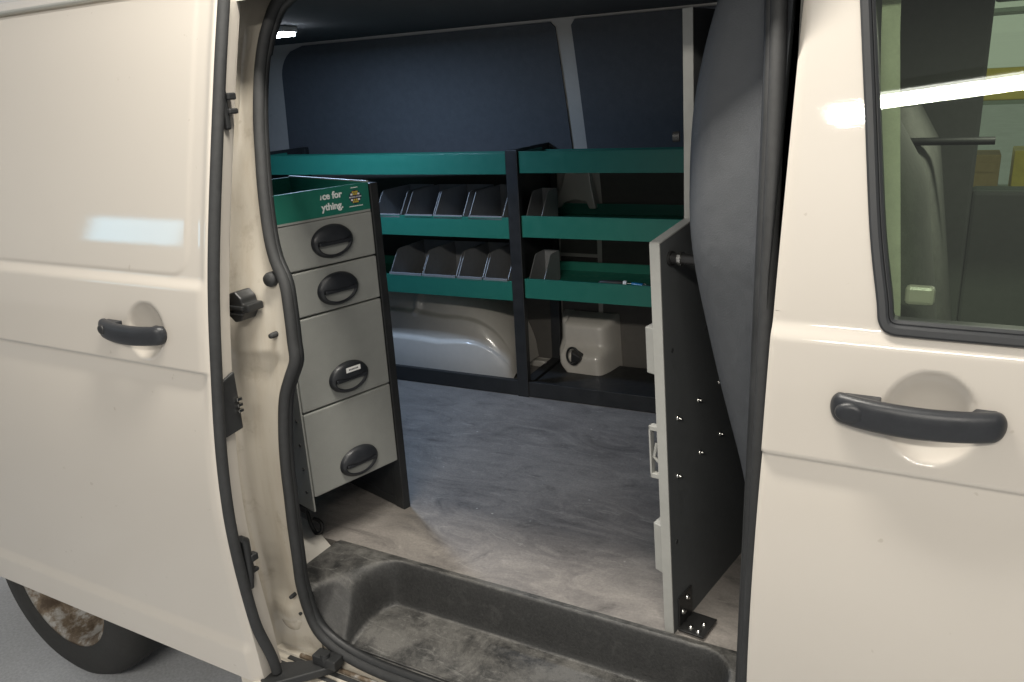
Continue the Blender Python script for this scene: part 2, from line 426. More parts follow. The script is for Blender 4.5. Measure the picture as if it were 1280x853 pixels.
for z in (1.082, 1.095, 1.108):
    vb(MB().box(SX1+.005, SX1+.014, ye(1.1)+.056, ye(1.1)+.070, z-.0035, z+.0035, .001), 'contact_pin', 'steel', sd)
# upper and lower locating hooks on the door end
hk = MB(); yb = ye(1.70)
hk.box(SX1-.002, SX1+.010, yb+.020, yb+.034, 1.655, 1.755, .004); hk.box(SX1, SX1+.018, yb+.028, yb+.050, 1.712, 1.726, .003); hk.box(SX1, SX1+.016, yb+.028, yb+.052, 1.685, 1.696, .003)
vb(hk, 'upper_hook', 'black_plastic', sd)
hk = MB(); yb = ye(.73)
hk.tube([(SX1+.006, yb+.024, .80), (SX1+.006, yb+.034, .79), (SX1+.006, yb+.034, .72), (SX1+.006, yb+.030, .672)], [.008, .011, .011, .007], 8)
hk.box(SX1, SX1+.018, yb+.036, yb+.056, .735, .752, .003); hk.box(SX1, SX1+.014, yb+.034, yb+.056, .705, .714, .003)
vb(hk, 'lower_hook', 'black_plastic', sd)
# roller arm at the foot of the door, reaching to the sill rail
am = MB(); am.prism([(-1.310, -.075), (-1.285, -.085), (-1.20, .012), (-1.17, .050), (-1.20, .058), (-1.33, -.02)], .405, .425, 'z', .003)
am.box(-1.235, -1.165, .020, .052, .425, .450, .003)
am.tube([(-1.20, .03, .44), (-1.20, .03, .46)], .012, 12)
vb(am, 'roller_arm', 'black_plastic', sd)
# mud flap clip and rust chips at the lower corner
vb(MB().prism([(-1.332, .555), (-1.318, .56), (-1.318, .520), (-1.325, .515), (-1.334, .53)], ye(.53)-.004, ye(.53)+.002, 'y'), 'corner_clip', 'grey_metal', sd)

# ---- body shell: aperture jamb, quarter panel, sill, roof, walls
seal_pts = [(-1.24, .262, 1.935), (-1.286, .244, 1.905), (-1.309, .231, 1.863), (-1.32, .214, 1.813), (-1.325, .197, 1.75), (-1.321, .175, 1.669), (-1.308, .152, 1.588), (-1.296, .134, 1.524), (-1.28, .116, 1.442), (-1.26, .103, 1.386), (-1.231, .093, 1.338), (-1.217, .081, 1.281), (-1.209, .071, 1.214), (-1.206, .066, 1.176), (-1.224, .06, 1.134), (-1.24, .053, 1.088), (-1.247, .044, 1.015), (-1.25, .038, .941), (-1.252, .036, .862), (-1.257, .037, .779), (-1.264, .042, .69), (-1.272, .048, .618), (-1.270, .058, .533), (-1.249, .059, .483), (-1.205, .059, .452), (-1.147, .06, .433), (-1.077, .06, .425), (-1.008, .06, .424), (-.7, .06, .424), (-.36, .06, .424), (-.29, .058, .432), (-.25, .05, .47), (-.236, .035, .55), (-.232, .03, .7), (-.230, .027, .9), (-.232, .045, 1.1), (-.236, .07, 1.25), (-.243, .105, 1.42), (-.253, .155, 1.62), (-.264, .20, 1.78), (-.28, .235, 1.88), (-.34, .26, 1.93)]
sp = catmull(seal_pts, 4)
seal = MB(); seal.tube([(p[0]+.004, p[1]+.004, p[2]) for p in sp], .0125, 12, closed=True)
vb(seal, 'door_seal', 'rubber')
inner = MB()   # inner lip of the seal, clipped over the flange
cx_, cz_ = -.75, 1.15
inner.tube([(p[0]+(.005 if p[0] < cx_ else -.008), p[1]+.015, p[2]+(.0 if .6 < p[2] < 1.8 else .012 if p[2] < .6 else -.01)) for p in sp], .0115, 8, closed=True)
vb(inner, 'seal_lip', 'black_plastic')

side = [p for p in sp if p[0] < -1.19 and p[2] > .47]
side = sorted(side, key=lambda p: p[2])
jz = np.linspace(.400, 1.93, 130)
sxz = lambda z: float(np.interp(z, [p[2] for p in side], [p[0] for p in side])); syz = lambda z: float(np.interp(z, [p[2] for p in side], [p[1] for p in side]))
jm = MB()
def jamb(a, c):
    z = jz[round(c*(len(jz)-1))]; k = round(a*9)
    rec = .012*sstep(1.182, 1.176, z)*sstep(.50, .62, z)
    sx, sy = sxz(z), syz(z)
    cols = [(-3.05, yP(z)+.012), (-1.46, yP(z)+.012), (-1.405, yP(z)+.014), (-1.395, yP(z)+.022), (-1.385, sy-.012+rec*.3), (-1.375, sy+.002+rec), (sx-.062, sy+.006+rec), (sx-.040, sy+.008), (sx-.012, sy+.006), (sx, sy+.004)]
    x, y = cols[k]; y -= .022*math.exp(-((x+1.325)/.022)**4-((z-.52)/.034)**4)*(1 if 4 < k < 9 else 0); return (x, y, z)
jm.grid(10, len(jz), jamb)
vb(jm, 'door_jamb', 'jamb_paint')
# jamb fittings
st = MB()
st.prism([(-1.348, 1.292), (-1.335, 1.322), (-1.318, 1.326), (-1.302, 1.312), (-1.300, 1.300), (-1.284, 1.300), (-1.283, 1.284), (-1.300, 1.280), (-1.312, 1.262), (-1.330, 1.258), (-1.346, 1.272)], .040, .084, 'y', .003)
st.box(-1.342, -1.296, .034, .042, 1.288, 1.296, .002); st.box(-1.342, -1.30, .034, .042, 1.276, 1.281, .002)
vb(st, 'striker_wedge', 'black_plastic')
for n_, x, z, r_ in (('rubber_buffer', -1.262, 1.345, .016), ('jamb_plug', -1.256, 1.228, .0065), ('jamb_plug', -1.300, .575, .005)):
    vb(MB().lathe([(0, -.016), (r_*.8, -.015), (r_, -.008), (r_, .02)], 20, 'y', (x, syz(z)+.004, z)), n_, 'rubber')
vb(MB().lathe([(0, -.008), (.016, -.007), (.028, -.003), (.034, .004), (.036, .02)], 28, 'y', (-1.332, .062, .492)), 'jamb_boss', 'jamb_paint')
vb(MB().lathe([(0, -.005), (.004, -.004), (.005, .01)], 12, 'y', (-1.292, .060, .522)), 'jamb_plug', 'rubber')
# sill with the running rail
sill = MB()
prof = [(.075, .44), (.062, .408), (.045, .404), (.042, .398), (.030, .398), (.027, .394), (-.002, .394), (-.016, .388), (-.026, .36), (-.026, .26), (.02, .22), (.30, .22)]
sill.grid(30, len(prof), lambda a, c: (-1.44+a*1.24, prof[round(c*(len(prof)-1))][0], prof[round(c*(len(prof)-1))][1]), smooth=False)
vb(sill, 'sill', 'jamb_paint')
vb(MB().box(-1.33, -.22, .0305, .0415, .3985, .4015), 'rail_slot', 'rubber')
vb(MB().box(-1.36, -.22, .012, .022, .3945, .3975, .001), 'rail_groove', 'rubber')
vb(MB().tube([(-1.30, .047, .4065), (-.8, .047, .4065), (-.22, .047, .4065)], .006, 8), 'running_rail', 'rusty_rim')

# quarter panel below the jamb, roof, far wall, rear wall (outer shell)
q = MB(); q.grid(24, 30, lambda a, c: (-3.05+a*1.62, yP(.30+c*.185)+.012, .30+c*.185)); vb(q, 'lower_quarter_panel', 'van_paint')
rp = [(.155, 1.90), (.170, 1.94), (.168, 1.950), (.176, 1.953), (.20, 1.972), (.27, 1.995), (.45, 2.015), (.95, 2.03), (1.45, 2.015), (1.63, 1.995), (1.70, 1.97), (1.74, 1.94), (1.76, 1.88)]
vb(MB().grid(30, len(rp), lambda a, c: (-3.1+a*3.75, rp[round(c*(len(rp)-1))][0], rp[round(c*(len(rp)-1))][1])), 'roof', 'van_paint')
vb(MB().tube([(-3.1, .163, 1.945), (-1.5, .163, 1.945), (.4, .163, 1.945)], .006, 8), 'roof_gutter', 'grey_metal')
far = MB(); far.grid(2, 40, lambda a, c: (-3.1+a*3.02, 1.905-yP(.30+c*1.62), .30+c*1.62)); vb(far, 'far_side_panel', 'van_paint')
vb(MB().box(-3.14, -3.09, .16, 1.76, .35, 1.99, .01), 'rear_door', 'van_paint')

# load-bay floor, ceiling, inner walls
floor = vb(MB().box(-3.08, -.24, .292, 1.82, .53, .57), 'load_floor', 'cargo_vinyl')
vb(MB().prism([(-1.362, .075), (-1.362, .262), (-1.50, .335), (-1.75, .40), (-1.75, .075)], .52, .5745, 'z', .002), 'floor_ledge', 'inner_paint')
vb(MB().box(-3.08, -1.752, .075, .290, .52, .566), 'rear_ledge', 'inner_paint')
vb(MB().box(-3.08, -.30, .235, 1.645, 1.925, 1.945), 'ceiling_panel', 'ceiling_lining')
vb(MB().grid(2, 20, lambda a, c: (-3.08+a*1.70, syz(min(1.9, max(.5, .57+c*1.36)))+.060+.02*c, .57+c*1.36)), 'near_wall_lining', 'lining')
vb(MB().box(-3.088, -3.07, .2, 1.74, .57, 1.93), 'rear_lining', 'lining')
def yw(z): return 1.80-yP(z)-.028 if z > 1.2 else 1.774-.012
vb(MB().grid(30, 40, lambda a, c: (-3.08+a*2.80, yw(.57+c*1.36), .57+c*1.36)), 'far_wall_frame', 'inner_paint')
def wall_panel(name, mat, z0, z1, xl, xr, off, n=30, parent=None):
    mb = MB(); Z = [z0+(z1-z0)*i/(n-1) for i in range(n)]
    mb.grid(6, n, lambda a, c: (xl(Z[round(c*(n-1))])+a*(xr(Z[round(c*(n-1))])-xl(Z[round(c*(n-1))])), yw(Z[round(c*(n-1))])-off, Z[round(c*(n-1))]))
    for s_ in (0, 1):
        mb.grid(2, n, lambda a, c: ((xr if s_ else xl)(Z[round(c*(n-1))]), yw(Z[round(c*(n-1))])-off*(1-a), Z[round(c*(n-1))]))
    for s_ in (0, n-1):
        mb.grid(2, 2, lambda a, c: (xl(Z[s_])+a*(xr(Z[s_])-xl(Z[s_])), yw(Z[s_])-off*(1-c), Z[s_]))
    return vb(mb, name, mat, parent)
def rnd(z, zt, r_): return r_-math.sqrt(max(0, r_*r_-max(0, z-(zt-r_))**2))
wall_panel('upper_wall_panel', 'lining', 1.40, 1.914, lambda z: -2.735+.30*max(0, z-1.47)+rnd(z, 1.914, .12)*1.1, lambda z: -1.300-rnd(z, 1.914, .015), .006)
wall_panel('upper_wall_panel', 'lining', 1.40, 1.916, lambda z: -1.238+rnd(z, 1.916, .015), lambda z: -.36, .006)
# lower wall boards between painted ribs
wall_panel('lower_wall_board', 'lining_warm', .60, 1.395, lambda z: -1.20, lambda z: -.34, .005, 12)
wall_panel('lower_wall_board', 'lining_warm', 1.06, 1.225, lambda z: -1.378, lambda z: -1.222, .005, 8)
wall_panel('lower_wall_board', 'lining_warm', .80, 1.045, lambda z: -1.378, lambda z: -1.222, .005, 8)
wall_panel('lower_wall_board', 'lining_warm', .60, 1.395, lambda z: -3.0, lambda z: -1.392, .005, 12)
# flared foot of the body pillar above the upper shelf
pf = MB(); pts = [(-1.315, 1.43), (-1.235, 1.43), (-1.222, 1.33), (-1.205, 1.245), (-1.232, 1.245), (-1.245, 1.27), (-1.29, 1.278), (-1.335, 1.268), (-1.355, 1.245), (-1.392, 1.245), (-1.345, 1.33)]
pf.prism(pts, 1.715, 1.752, 'y', .004); vb(pf, 'pillar_foot', 'inner_paint')
# moulded pillar base with a lashing ring
pb = MB()
def base(a, c):
    # front shell: x across, z up, rounded shoulders
    x0, x1 = -1.375+.075*sstep(.35, .0, c), -1.118-.012*c
    t = a*2-1; sq = math.copysign(abs(t)**.75, t); x = (x0+x1)/2+(x1-x0)/2*sq
    dep = .17*(1-abs(t)**7)*(1-.9*max(0, (c-.86)/.14)**2.2)
    dep *= (.72+.28*sstep(.62, .42, c)) if t > -.5 else (.45+.27*sstep(.62, .42, c))
    return (x, 1.762-dep, .57+.255*c)
pb.grid(30, 30, base)
pbo = vb(pb, 'pillar_base', 'inner_paint')
rg = MB(); rc = Vector((-1.255, 1.580, .692))
rg.tube([(rc.x+.026*math.cos(t), rc.y-.004, rc.z+.034*math.sin(t)) for t in np.linspace(.5, 5.8, 22)], .0045, 8)
rg.prism([(rc.x-.004, rc.z+.022), (rc.x+.034, rc.z+.002), (rc.x+.030, rc.z-.020), (rc.x-.006, rc.z-.026)], rc.y-.014, rc.y+.03, 'y', .004)
vb(rg, 'lashing_ring', 'black_plastic', pbo)
vb(MB().box(-3.0, -.32, 1.722, 1.760, .5705, .596, .004), 'wall_skirting', 'inner_paint')
# wheel housing on the far side
wh = MB()
def housing(a, c):
    u = a*2-1; x = -2.12+.62*u
    e = max(0, 1-abs(u)**3.2)**.55
    th = c*math.pi/2
    cy = math.copysign(abs(math.cos(th))**.55, math.cos(th)); sz = math.sin(th)**.6 if c > 0 else 0
    dip = .10*sstep(.45, .9, u)
    ridge = .020*sstep(.16+dip, .14+dip, c)*e+.022*sstep(.36+dip*1.5, .33+dip*1.5, c)*e
    rib = .018*(math.exp(-((u-.30)/.022)**2)+math.exp(-((u-.02)/.022)**2))*sstep(.30, .36, c)
    w = .27*(.86+.14*e)+ridge+rib
    hgt = .36*e+.035
    return (x, 1.762-w*cy, .57+(hgt+rib)*sz)
wh.grid(130, 100, housing); vb(wh, 'wheel_housing', 'inner_paint')

vb(MB().prism([(-2.02, 1.0), (-1.93, 1.0), (-1.66, .66), (-1.58, .60), (-1.60, .572), (-1.74, .572), (-1.80, .66)], 1.700, 1.756, 'y', .010), 'pillar_brace', 'inner_paint')
# ---- step well
stp = MB(); nx, ny = 170, 60
def well(a, c):
    x = -1.360+a*1.13; y0_ = .078+.014*sstep(-1.24, -1.276, x); y = y0_+c*(.296-y0_)
    xl = -1.305+(y-.09)*.55; xr = -.300; r_ = .075
    dx, dy = min((x-xl)*.9, xr-x), .276-y
    d = (r_-math.hypot(r_-dx, r_-dy)) if (dx < r_ and dy < r_) else min(dx, dy)
    wdt = .028+.13*sstep(.05, -.04, (x-xl)-(.276-y)*.75)*sstep(-1.0, -1.12, x)
    h = sstep(-.003, wdt, d)
    rim = .578-.004*sstep(.02, .0, .296-y)
    lip = -.018*sstep(.10, .058, y)*0
    tread = .464-.02*sstep(.17, .07, y)+.0015*math.sin(x*160)*sstep(.2, .1, y)*0
    end = sstep(.085, .058, y)
    z = rim*(1-h)+tread*h
    zs_ = float(np.interp(x, [-1.36, -1.272, -1.270, -1.249, -1.205, -1.147, -1.077], [.58, .58, .54, .490, .456, .44, .44]))
    z = min(z, zs_+.004+(y-y0_)*1.1)
    return (x, y, z)
stp.grid(nx, ny, well)
stp.grid(nx, 2, lambda a, c: (-1.360+a*1.13, .296, .574-.03*c))
vb(stp, 'step_well', 'step_plastic')
rib = vb(MB().tube([(-1.22, .082, .4675), (-1.16, .088, .448), (-1.0, .088, .4475), (-.6, .088, .4475), (-.34, .088, .4475)], .0035, 6), 'step_rib', 'step_plastic')

# ---- bulkhead between load bay and cab: a curved shell whose near end shows in the door opening
bz = [.50, .80, .95, 1.022, 1.095, 1.197, 1.282, 1.379, 1.461, 1.579, 1.666, 1.749, 1.817, 1.93]
bx = [-.245, -.248, -.256, -.270, -.293, -.324, -.347, -.370, -.383, -.384, -.379, -.364, -.347, -.31]
BZ = np.linspace(.5, 1.93, 60); BX = np.interp(BZ, bz, bx); kb = np.array([.1, .2, .4, .2, .1]); BX[2:-2] = np.convolve(BX, kb, 'valid')
bk = MB()
cols = [(0, .085), (.0, .11), (.25, .155), (.5, .175), (.68, .188), (.80, .202), (.89, .220), (.96, .248), (1., .295), (1., .4), (1., .9), (1., 1.3), (.98, 1.76)]
def bulk(a, c):
    i = round(c*59); k = round(a*(len(cols)-1)); f_, y = cols[k]
    x0 = -.235; o_ = max(0, yP(BZ[i])-.03)*.9; yb = y+o_*(1 if y < .4 else 0)
    xb = BX[i]*(1.345+o_)/1.307-.017
    return (x0+(xb-x0)*f_, yb, BZ[i])
bk.grid(len(cols), 60, bulk)
vb(bk, 'bulkhead', 'bulkhead_lining')
vb(MB().grid(2, 60, lambda a, c: (-.215, .12+a*1.62, .5+c*1.43)), 'bulkhead_cab_face', 'cab_trim')

# ---- load bay lamp on the ceiling
lm = MB(); lm.box(-1.985, -1.885, .885, .955, 1.905, 1.925, .006); lo = vb(lm, 'load_lamp', 'housing')
vb(MB().box(-1.978, -1.892, .892, .948, 1.895, 1.9055, .003), 'lamp_lens', 'load_lamp_glow', lo)
la = area('load_lamp_light', (-1.935+.6, .92-.9, 1.885), .16, .12, 10., (.52, .70, 1.), parent=van)

# ---- rear wheel
wc = (-2.285, 0, .335)
tp = [(.205, .05), (.215, .030), (.25, .024), (.29, .026), (.315, .040), (.330, .060), (.335, .09), (.335, .22), (.32, .25), (.21, .25)]
ty = MB().lathe(tp, 72, 'y', wc); rwheel = vb(ty, 'rear_wheel', 'tyre_rubber')
rm = MB().lathe([(.0, .10), (.05, .095), (.075, .075), (.11, .082), (.15, .115), (.175, .120), (.192, .085), (.196, .045), (.206, .034), (.214, .034), (.214, .06)], 60, 'y', wc); vb(rm, 'rim', 'rusty_rim', rwheel)
# ---- underbody
vb(MB().box(-3.0, .9, .35, 1.6, .22, .38), 'underbody', 'rubber')

# ---- cab interior seen through the side window
seat = MB()
def seatf(a, c):
    t = a*2*math.pi; z = .95+.66*c; cxs = -.105+.10*(1-c)*.6-.04*c
    wdt = .075*(1-.55*max(0, c-.85)/.15); hw = .24*(1-.25*max(0, c-.8)/.2)
    ct, st_ = math.cos(t), math.sin(t)
    return (cxs+wdt*math.copysign(abs(ct)**.6, ct), .52+hw*math.copysign(abs(st_)**.45, st_), z)
seat.grid(32, 24, seatf); seat.add([seatf(i/31, 1.) for i in range(31)], [tuple(range(31))])
so = vb(seat, 'seat_back', 'seat_fabric')
hr = MB(); hr.box(-.14, -.06, .42, .62, 1.63, 1.76, .03); hr.tube([(-.1, .46, 1.58), (-.1, .46, 1.66)], .007); hr.tube([(-.1, .58, 1.58), (-.1, .58, 1.66)], .007)
seat2 = MB(); seat2.grid(32, 24, lambda a, c: (lambda p: (p[0], p[1]+.72, p[2]))(seatf(a, c))); seat2.add([(lambda p: (p[0], p[1]+.72, p[2]))(seatf(i/31, 1.)) for i in range(31)], [tuple(range(31))])
vb(seat2, 'seat_back', 'seat_fabric')
belt = MB(); belt.prism([(-.123, 1.86), (-.100, 1.86), (-.094, 1.75), (-.060, 1.36), (-.050, 1.20), (-.082, 1.20), (-.092, 1.36), (-.118, 1.75)], .198, .202, 'y'); vb(belt, 'seat_belt', 'belt_webbing')
vb(MB().box(-.055, -.015, .185, .20, 1.365, 1.395, .006), 'belt_buckle', 'inner_paint')
vb(MB().tube([(-.21, 1.02, 1.535), (.06, 1.02, 1.535)], .009, 10), 'coat_rail', 'black_plastic')
vb(MB().box(-.21, .035, 1.60, 1.72, .6, 1.92, .01), 'far_pillar_trim', 'cab_trim')
fd = vb(MB().box(.035, .93, 1.66, 1.80, .45, 1.335, .01), 'far_cab_door', 'cab_trim')
vb(MB().box(.035, .93, 1.62, 1.72, 1.86, 1.93, .01), 'window_header', 'cab_trim', fd)
vb(MB().add([(.035, 1.70, 1.335), (.9, 1.70, 1.335), (.9, 1.63, 1.86), (.035, 1.63, 1.86)], [(0, 1, 2, 3)]), 'far_window', 'tinted_glass', fd)
vb(MB().box(-.21, .9, .16, 1.66, 1.905, 1.925), 'cab_headliner', 'cab_trim')
cl = vb(MB().box(.10, .22, .85, .95, 1.880, 1.905, .008), 'cab_lamp', 'housing')
vb(MB().box(.11, .21, .86, .94, 1.872, 1.8805, .003), 'lamp_lens', 'cab_lamp_glow', cl)
area('cab_lamp_light', (.16+.6, .0, 1.866), .09, .07, 3.0, (1., .95, .85), parent=van)
vb(MB().box(-.21, 1.0, .09, 1.66, .5, .55), 'cab_floor', 'cab_trim')
vb(MB().box(.62, 1.0, .13, 1.66, .55, 1.28, .05), 'dashboard', 'cab_trim')

# ================================================================== DRAWER CABINET
DC = empty('drawer_cabinet', (-1.37, .235, .57), (0, 0, -math.atan2(.251, .968)))
tag(DC, 'grey four drawer cabinet with a green lettered tray on top, inside the van', 'drawer cabinet')
# local axes: +x out of the drawer fronts, +y across the front towards the aisle, z up
hz = [(.856, .745), (.741, .631), (.627, .391), (.387, .158)]
hc = [.801, .682, .448, .209]
MB().box(-.36, -.022, .004, .272, .150, .856).build('carcass', 'grey_metal', DC)
sp_ = MB(); sp_.box(-.36, .0, -.0060, -.001, .12, .93, .001).build('side_plate', 'grey_metal', DC)
for i in range(11):
    z = .17+i*.066
    MB().lathe([(0, -.0075), (.0045, -.0075), (.0045, -.005)], 12, 'y', (-.024, 0, z)).build('hole', 'rubber', sp_ and DC)
def oval(mb, cy, cz, ry, rz, x0, dome, n=40, m_=8, half=None):
    rows = []
    for j in range(m_+1):
        q_ = j/m_; rows.append([(x0+dome*math.cos(q_*math.pi/2), cy+ry*math.sin(q_*math.pi/2)*math.cos(2*math.pi*k/n), cz+rz*math.sin(q_*math.pi/2)*math.sin(2*math.pi*k/n)) for k in range(n)])
    return rows
for i, ((zt, zb), zc) in enumerate(zip(hz, hc)):
    d = MB().box(-.020, .0, .002, .274, zb, zt, .0035).build('drawer', 'grey_metal', DC)
    cy = .146; ry, rz = .0605, .0415
    # shell: wide rim, hood over the upper half, finger hollow in the lower half
    hm = MB(); n, m_ = 44, 12
    def shell(a, c):
        t = a*2*math.pi; q_ = c; s_ = math.sin(t); rr_ = q_
        x = .001+.019*math.sqrt(max(0, 1-q_**2.6))
        zloc = rr_*s_
        if zloc < .06 and rr_ < .80: x = min(x, .004+.000*zloc) if zloc < .0 else x*(zloc/.06)+.004*(1-zloc/.06)
        return (x, cy+ry*rr_*math.cos(t), zc+rz*rr_*s_)
    hm.grid(n, 26, shell); ho = hm.build('drawer_handle', 'handle_plastic', d)
    pts = [(cy+ry*.74*math.cos(t), zc-.004+rz*.72*math.sin(t)) for t in np.linspace(math.pi, 2*math.pi, 20)]
    MB().prism(pts, .0035, .0062, 'x').build('finger_hollow', 'grey_metal', d)
    MB().box(.006, .0175, cy-ry*.76, cy+ry*.76, zc-.007, zc+.003, .003).build('grip_bar', 'handle_plastic', d)
    if i == 2:
        lb = MB().box(.0195, .0205, cy-.018, cy+.026, zc+.017, zc+.030).build('handle_label', 'white_label', d)
        lb.rotation_euler = (0, 0, 0)
        for k in range(7):
            y_ = cy-.010+k*.0042
            MB().box(.0205, .0208, y_, y_+.003, zc+.0215, zc+.0255).build('label_print', 'label_ink', d)
# open tray on top
tray = MB(); tray.box(-.005, .0, -.004, .272, .861, .929, .001); tray.box(-.36, -.005, -.004, .0, .861, .929); tray.box(-.36, -.005, .268, .272, .861, .929); tray.box(-.36, -.356, 0, .268, .861, .929); tray.box(-.356, -.005, 0, .268, .861, .866)
tro = tray.build('top_tray', 'green_metal', DC)
MB().box(-.358, .0, .267, .274, .9285, .9325, .001).build('tray_rim', 'grey_metal', DC)
MB().box(-.0035, .0012, .0, .270, .857, .862).build('tray_foot', 'grey_metal', DC)
# end posts and foot rail on the aisle side
MB().box(-.035, .002, .276, .300, .0, .925, .002).build('post', 'frame_metal', DC)
MB().box(-.36, -.33, .276, .300, .0, .925, .002).build('post', 'frame_metal', DC)
MB().box(-.33, -.035, .280, .296, .012, .92).build('end_panel', 'frame_metal', DC)
MB().box(-.33, -.035, .278, .298, .0, .030, .002).build('foot_rail', 'frame_metal', DC)
for x_ in (-.050, -.066):
    MB().lathe([(0, .038), (.004, .037), (.006, .033), (.006, .029)], 12, 'z', (x_, .288, 0)).build('rail_bolt', 'steel', DC)
# lettering on the tray front (plane local x = 0, text runs along +y)
def TM(y, z, x=.0006): return Matrix(((0, 0, 1, x), (1, 0, 0, y), (0, 1, 0, z), (0, 0, 0, 1)))
text_mesh('lettering', 'ce for', .0235, 'print_white', tro, TM(.1335, .9025), .0007)
text_mesh('lettering', 'ything.', .0235, 'print_white', tro, TM(.1285, .8765), .0007)
MB().prism([(.1268, .9025), (.1300, .9025), (.1312, .9095), (.1300, .914)], .0003, .001, 'x').build('lettering', 'print_white', tro)
# round emblem
em = MB(); lc = (.2285, .8975)
rows = [(lc[0]+.0172*math.cos(t), lc[1]+.0172*math.sin(t)) for t in np.linspace(0, 2*math.pi, 33)[:-1]]
MB().prism(rows, .0002, .0007, 'x').build('emblem_disc', 'print_navy', tro)
for s_ in (1, -1):
    for k in range(2):
        z0 = lc[1]+s_*(.0068+k*.0052); hw = math.sqrt(max(0, .0168**2-(abs(z0-lc[1])+.0022)**2))
        for a0, a1 in ((-.95, -.52), (-.36, -.06), (.08, .40), (.52, .95)):
            MB().box(.0007, .001, lc[0]+hw*a0, lc[0]+hw*a1, z0-.0022, z0+.0022).build('emblem_bar', 'print_white' if not k and abs(a0+a1) > .9 else 'print_yellow', tro)
        MB().box(.0007, .0009, lc[0]-hw, lc[0]+hw, z0-s_*.0033, z0-s_*.0021).build('emblem_line', 'print_navy', tro)
MB().box(.0007, .0012, lc[0]-.0185, lc[0]+.0185, lc[1]-.0044, lc[1]+.0044).build('emblem_band', 'print_navy', tro)
text_mesh('lettering', 'MODUL-SYSTEM', .0050, 'print_white', tro, TM(lc[0], lc[1]-.0017, .0013), .00005, .0002, 'CENTER')
for z0, y0, n_, w_ in ((.9195, .2175, 9, .0021), (.8742, .2085, 17, .0019)):
    for k in range(n_):
        MB().box(.0004, .0009, y0+k*.0024, y0+k*.0024+w_, z0, z0+.0019+.0005*(k % 3 == 1)).build('small_print', 'print_white', tro)

# ================================================================== SHELVING ON THE FAR WALL
SH = empty('shelf_unit', (-1.957, 1.378, .57), (0, 0, math.atan(.0416)))
tag(SH, 'green tray shelving on a black frame along the far wall of the van', 'shelving')
# local: x along the wall (towards the cab), y depth, z above the load floor
D = .33
LV = [(.392, .462), (.618, .692), (.845, .917)]
def tray_shelf(x0, x1, zb, zt, y0=.0, d=D, bh=.0):
    t = MB()
    t.box(x0, x1, y0, y0+.003, zb, zt, .0008); t.box(x0, x1, y0+d-.003, y0+d, zb, zt+bh); t.box(x0, x0+.003, y0+.003, y0+d-.003, zb, zt); t.box(x1-.003, x1, y0+.003, y0+d-.003, zb, zt)
    t.box(x0+.003, x1-.003, y0+.003, y0+d-.003, zb+.030, zb+.034)
    t.box(x0, x1, y0-.0005, y0+.010, zt-.0005, zt+.0025, .0006)
    return t.build('shelf', 'green_metal', SH)
XM = .572                                   # middle post
for i, (zb, zt) in enumerate(LV):
    dz = -.014 if i == 0 else -.008 if i == 1 else -.004
    dd_, bh_ = (.20, -.008) if i == 2 else (D, 0)
    tray_shelf(-.62, XM-.026, zb+dz, zt+dz, 0, dd_, bh_)
    tray_shelf(XM+.026, XM+.72, zb, zt, 0, dd_, bh_)
for x in (-.64, XM, XM+.745):
    MB().box(x-.023, x+.023, -.006, .022, .0, .925, .002).build('post', 'frame_metal', SH)
    MB().box(x-.020, x+.020, D-.010, D+.015, .0, .925, .002).build('post', 'frame_metal', SH)
    MB().box(x-.020, x+.020, .022, D-.01, .0, .05).build('foot_beam', 'frame_metal', SH)
    MB().box(x-.004, x+.004, .022, D-.01, .36 if x != XM else .38, .925).build('end_panel', 'frame_metal', SH)
MB().box(-.66, XM+.77, -.002, .018, .002, .062, .002).build('kick_board', 'frame_metal', SH)
MB().box(XM+.03, XM+.70, .019, D-.012, .040, .046).build('base_plate', 'frame_metal', SH)

# ---- storage bins on the shelves
def make_bin(w, lx, level, label, dd=.26):
    zb, zt = LV[level]; dz = -.014 if level == 0 else -.008
    z0 = zb+dz+.036; h = .125
    o = empty('storage_bin'); o.parent = None
    mw = SH.matrix_basis
    ang = SH.rotation_euler.z; ca, sa = math.cos(ang), math.sin(ang)
    y0 = .008
    o.location = (SH.location.x+lx*ca-y0*sa, SH.location.y+lx*sa+y0*ca, SH.location.z+z0); o.rotation_euler = (0, 0, ang)
    t = .0022; lipz = .045
    body = MB(); body.box(0, w, 0, dd, 0, t)
    body.box(0, w, dd-t, dd, t, h)
    for x in (0, w-t): body.prism([(0.0, .0), (dd, .0), (dd, h), (.075, h), (.062, h-.004), (.004, lipz)], x, x+t, 'x')
    body.build('bin_body', 'bin_plastic', o)
    lip = MB().box(.0, w, -.004, .0015, .012, lipz, .001).box(0, w, -.008, -.003, lipz-.014, lipz, .001)
    lip.build('front_lip', 'bin_lip', o)
    tag(o, label, 'storage bin', 'open front bins in the green shelves'); return o
A = -1.957
make_bin(.150, -1.960-A+.004, 0, 'wide open front bin in the lower row nearest the drawer cabinet')
make_bin(.150, -1.803-A, 0, 'wide open front bin second from the drawer cabinet in the lower row')
make_bin(.108, -1.645-A, 0, 'narrow open front bin third from the drawer cabinet in the lower row')
make_bin(.100, -1.530-A, 0, 'narrow open front bin in the lower row against the middle post')
make_bin(.120, -2.000-A, 1, 'open front bin in the upper row nearest the drawer cabinet')
make_bin(.125, -1.858-A, 1, 'open front bin second from the drawer cabinet in the upper row')
make_bin(.125, -1.728-A, 1, 'open front bin third from the drawer cabinet in the upper row')
make_bin(.140, -1.578-A, 1, 'wide open front bin in the upper row against the middle post')
for lv, lab in ((0, 'dark open front bin on the lower shelf just past the middle post'), (1, 'dark open front bin on the upper bin shelf just past the middle post')):
    o = make_bin(.062, XM+.030, lv, lab, .15); o.location.y += .02

